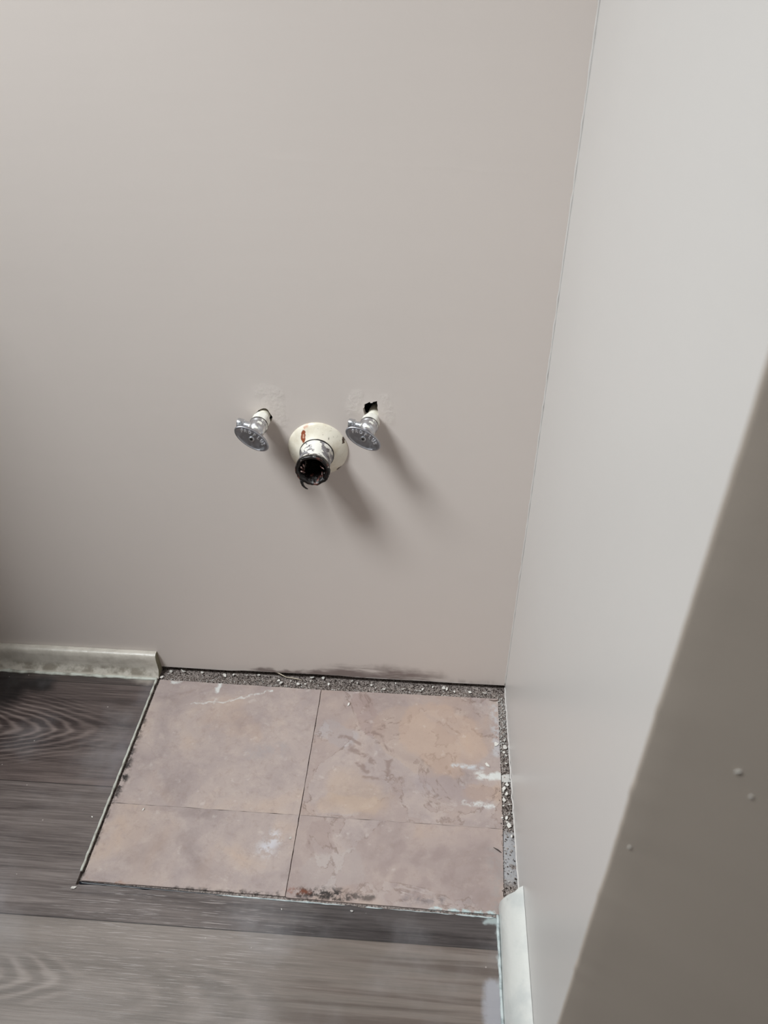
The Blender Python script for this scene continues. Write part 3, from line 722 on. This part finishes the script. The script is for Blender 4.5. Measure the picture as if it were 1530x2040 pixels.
obj('hanging_strand', bm, M_tar, t, True)['label'] = 'thin curl of sealant hanging from the lower lip'

# ------------------------------------------------------------------ grit (uncountable) and paint chips (countable)
bm = bmesh.new()
def grain(bm, c, s, rnd, mi):
    v = []
    for dx, dy, dz in ((1,0,0),(-1,0,0),(0,1,0),(0,-1,0),(0,0,1),(0,0,-1)):
        k = s*rnd.uniform(.5, 1.2); v.append(Vector((dx*k, dy*k, dz*k*.7)))
    R = Matrix.Rotation(rnd.uniform(0, 6.28), 3, Vector((rnd.random(), rnd.random(), rnd.random()+.1)).normalized())
    vs = [bm.verts.new(R @ p + c) for p in v]
    for a, b, d in ((0,2,4),(2,1,4),(1,3,4),(3,0,4),(2,0,5),(1,2,5),(3,1,5),(0,3,5)): bm.faces.new((vs[a], vs[b], vs[d])).material_index = mi
rnd = random.Random(3)
for i in range(5200):
    x = rnd.uniform(-.636, -.004); y = -.0255+.034*abs(rnd.gauss(.0, .42))
    if y > .04: continue
    if x < -.55 and rnd.random() < .4: continue
    s = rnd.choice((.0005, .0007, .0009, .0013, .0018)); lift = .0025*max(0, 1-abs(y+.008)/.012)*rnd.random()
    grain(bm, Vector((x, y, -.0056+s*.3+lift)), s, rnd, (2 if rnd.random() < .75 else 0) if y > -.007 else (0 if rnd.random() < .72 else (1 if rnd.random() < .3 else 2)))
for i in range(1700):
    y = rnd.uniform(-.41, -.02); xr = -.0135-.010*(-y/.41); x = rnd.uniform(xr-.001, -.0012)
    if -.372 < y < -.285 and rnd.random() < .75: continue
    s = rnd.choice((.0005, .0007, .0010, .0014, .0019)); pale = y > -.14
    grain(bm, Vector((x, y, -.0056+s*.4+.002*rnd.random())), s, rnd, (1 if rnd.random() < .72 else 0) if pale else (0 if rnd.random() < .7 else (2 if rnd.random() < .6 else 1)))
m = N('dark_grit'); M_dgrit = m.done(lin(62, 52, 48), .95)
tag(obj('grit', bm, [M_grit, M_plast, M_dgrit]), 'brown and grey grit filling the gap between tiles and walls', 'debris', kind='stuff')
# smear of plaster across the right gap
bm = bmesh.new()
P = [(-.0150, -.186), (-.0100, -.1835), (-.0015, -.182), (-.001, -.1965), (-.008, -.1985), (-.0155, -.1975)]
slab(bm, sum([jag(P[i], P[(i+1) % 6], 8, .0016, 70+i)[:-1] for i in range(6)], []), [], lambda p: (p[0], p[1], -.0052), Vector((0, 0, .0027)))
bmesh.ops.subdivide_edges(bm, edges=bm.edges[:], cuts=3, use_grid_fill=True)
for v in bm.verts:
    if v.co.z > -.004: v.co.z += .0009*noise.noise(v.co*300)
tag(obj('plaster_smear', bm, M_plast, smooth=True), 'white plaster smear crossing the gap by the right wall', 'plaster')

flake('paint_chip', FL(695, 1404, -.003)+Vector((0, 0, .0010)), .0080, 'lone white paint chip near the top left corner of the upper right tile', 'paint chip', seed=5, rz=1.3)
flake('paint_chip', FL(971, 1525, -.003)+Vector((0, 0, .0008)), .0120, 'elongated white paint chip just above the plaster smear by the right wall', 'paint chip', seed=8, rz=-.75, asp=.45, tilt=.1)
flake('paint_chip', FL(988, 1483, -.003)+Vector((0, 0, .0010)), .0095, 'round white paint chip on the right edge of the upper right tile', 'paint chip', seed=2, asp=.95, tilt=.15)
flake('paint_chip', FL(147, 1769, 0)+Vector((0, 0, .0012)), .0085, 'white paint chip at the front left corner of the cut-out', 'paint chip', seed=4, rz=.4)
flake('paint_chip', FL(701, 1816, 0)+Vector((0, 0, .0010)), .0060, 'pale paint chip on the dark plank just below the front cut edge', 'paint chip', seed=9, mat=M_plast)
flake('paint_chip', FL(184, 1628, 0)+Vector((0, 0, .0008)), .0036, 'tiny white chip on the plank left of the lower left tile', 'paint chip', seed=10)
flake('paint_chip', FL(286, 1613, -.003)+Vector((0, 0, .0008)), .0052, 'small white chip on the left tile just under its horizontal joint', 'paint chip', seed=11)
flake('paint_chip', FL(561, 1812, 0)+Vector((0, 0, .0006)), .0030, 'tiny white speck on the plank below the tile joint', 'paint chip', seed=12)
flake('paint_chip', FL(578, 1670, -.003)+Vector((0, 0, .0008)), .0060, 'white chip on the vertical joint between the two lower tiles', 'paint chip', seed=13)
back = [(341,1339,10),(365,1338,11),(403,1341,8),(448,1346,11),(466,1345,7),(492,1346,7),(515,1346,9),(560,1362,14),(555,1357,8),(594,1364,11),(580,1358,5),(644,1352,11),(622,1351,10),(655,1364,8),(619,1358,6),(608,1364,6),(701,1358,7),(712,1362,5),(740,1366,7),(748,1371,4),(765,1374,9),(788,1362,5),(803,1374,6),(837,1378,6),(862,1370,6),(884,1372,12),(890,1374,8),(842,1374,7),(936,1380,8),(965,1382,10),(905,1379,6),(322,1350,9)]
for i, (a, b, s) in enumerate(back):
    flake('paint_chip', FL(a, b, -.003)+Vector((0, 0, .0014)), s*.00082, 'small white paint chip lying in the gritty gap under the back wall', 'paint chip', group='paint chips in the gap under the back wall', seed=40+i, asp=.75, thick=.0009)
side = [(1004,1476,7),(1006,1490,12),(1003,1500,7),(1008,1506,8),(1004,1572,12),(1009,1564,9),(1002,1577,8),(1009,1583,9),(1004,1595,9),(1003,1606,6),(1015,1604,6),(1009,1631,8),(1010,1639,8),(1014,1646,11),(1019,1667,6),(1008,1522,6),(1000,1630,5)]
for i, (a, b, s) in enumerate(side):
    flake('paint_chip', FL(a, b, -.003)+Vector((0, 0, .0014)), s*.00082, 'small white paint chip in the narrow gap along the right wall', 'paint chip', group='paint chips in the gap along the right wall', seed=140+i, asp=.75, thick=.0009)
# splinters
def splint(name, pts, r, label, mat=M_splint):
    bm = bmesh.new(); Q = []
    P = [Vector(p) for p in pts]
    for i in range(len(P)-1):
        for s_ in range(5): Q.append(P[i].lerp(P[i+1], s_/5))
    Q.append(P[-1])
    for _ in range(3): Q = [Q[0]]+[(Q[i-1]+Q[i]*2+Q[i+1])/4 for i in range(1, len(Q)-1)]+[Q[-1]]
    tube(bm, Q, lambda t: r*(.3+.7*math.sin(t*3.14)), 6); return tag(obj(name, bm, mat, smooth=True), label, 'splinter')
z_ = lambda a, b, h: FL(a, b, h)
splint('wood_splinter', [z_(515, 1336, .006), z_(548, 1337, .007), z_(566, 1347, .003), z_(572, 1350, .001)], .0011, 'curled pale splinter hanging out under the back wall')
splint('wood_splinter', [z_(566, 1348, -.001), z_(585, 1351, -.0005), z_(603, 1355, -.001)], .0010, 'straight pale splinter lying in the gap right of the curled one')
splint('wood_splinter', [z_(983, 1688, -.0022), z_(993, 1694, -.0015), z_(999, 1699, -.0020)], .0010, 'short dark splinter on the lower right tile near the wall', (lambda m: m.done(lin(64, 54, 50), .8))(N('dark_splinter')))
splint('wood_splinter', [z_(974, 1394, -.0022), z_(985, 1396, -.0015), z_(994, 1394, -.0020)], .0012, 'brown sliver in the back right corner of the tiles', (lambda m: m.done(lin(120, 104, 96), .8))(N('brown_splinter')))

def on_part(px, py):
    d = ray(px, py); return CAM + d*((PE-CAM).dot(n_face)/d.dot(n_face))
for (px, py, sz, sd, lb) in ((1470, 1535, .0026, 31, 'pale paint fleck standing off the shaded foreground wall, largest on its face'), (1254, 1686, .0020, 32, 'tiny pale paint fleck near the edge of the shaded foreground wall'), (1497, 1585, .0014, 33, 'small dull paint fleck below the largest one on the foreground wall')):
    o = flake('paint_fleck', on_part(px, py)+n_face*.0004, sz, lb, 'paint fleck', seed=sd, asp=.5, thick=.0004)
    o.rotation_euler = (n_face.to_track_quat('Z', 'Y') @ __import__('mathutils').Quaternion((0, 0, 1), .8)).to_euler()
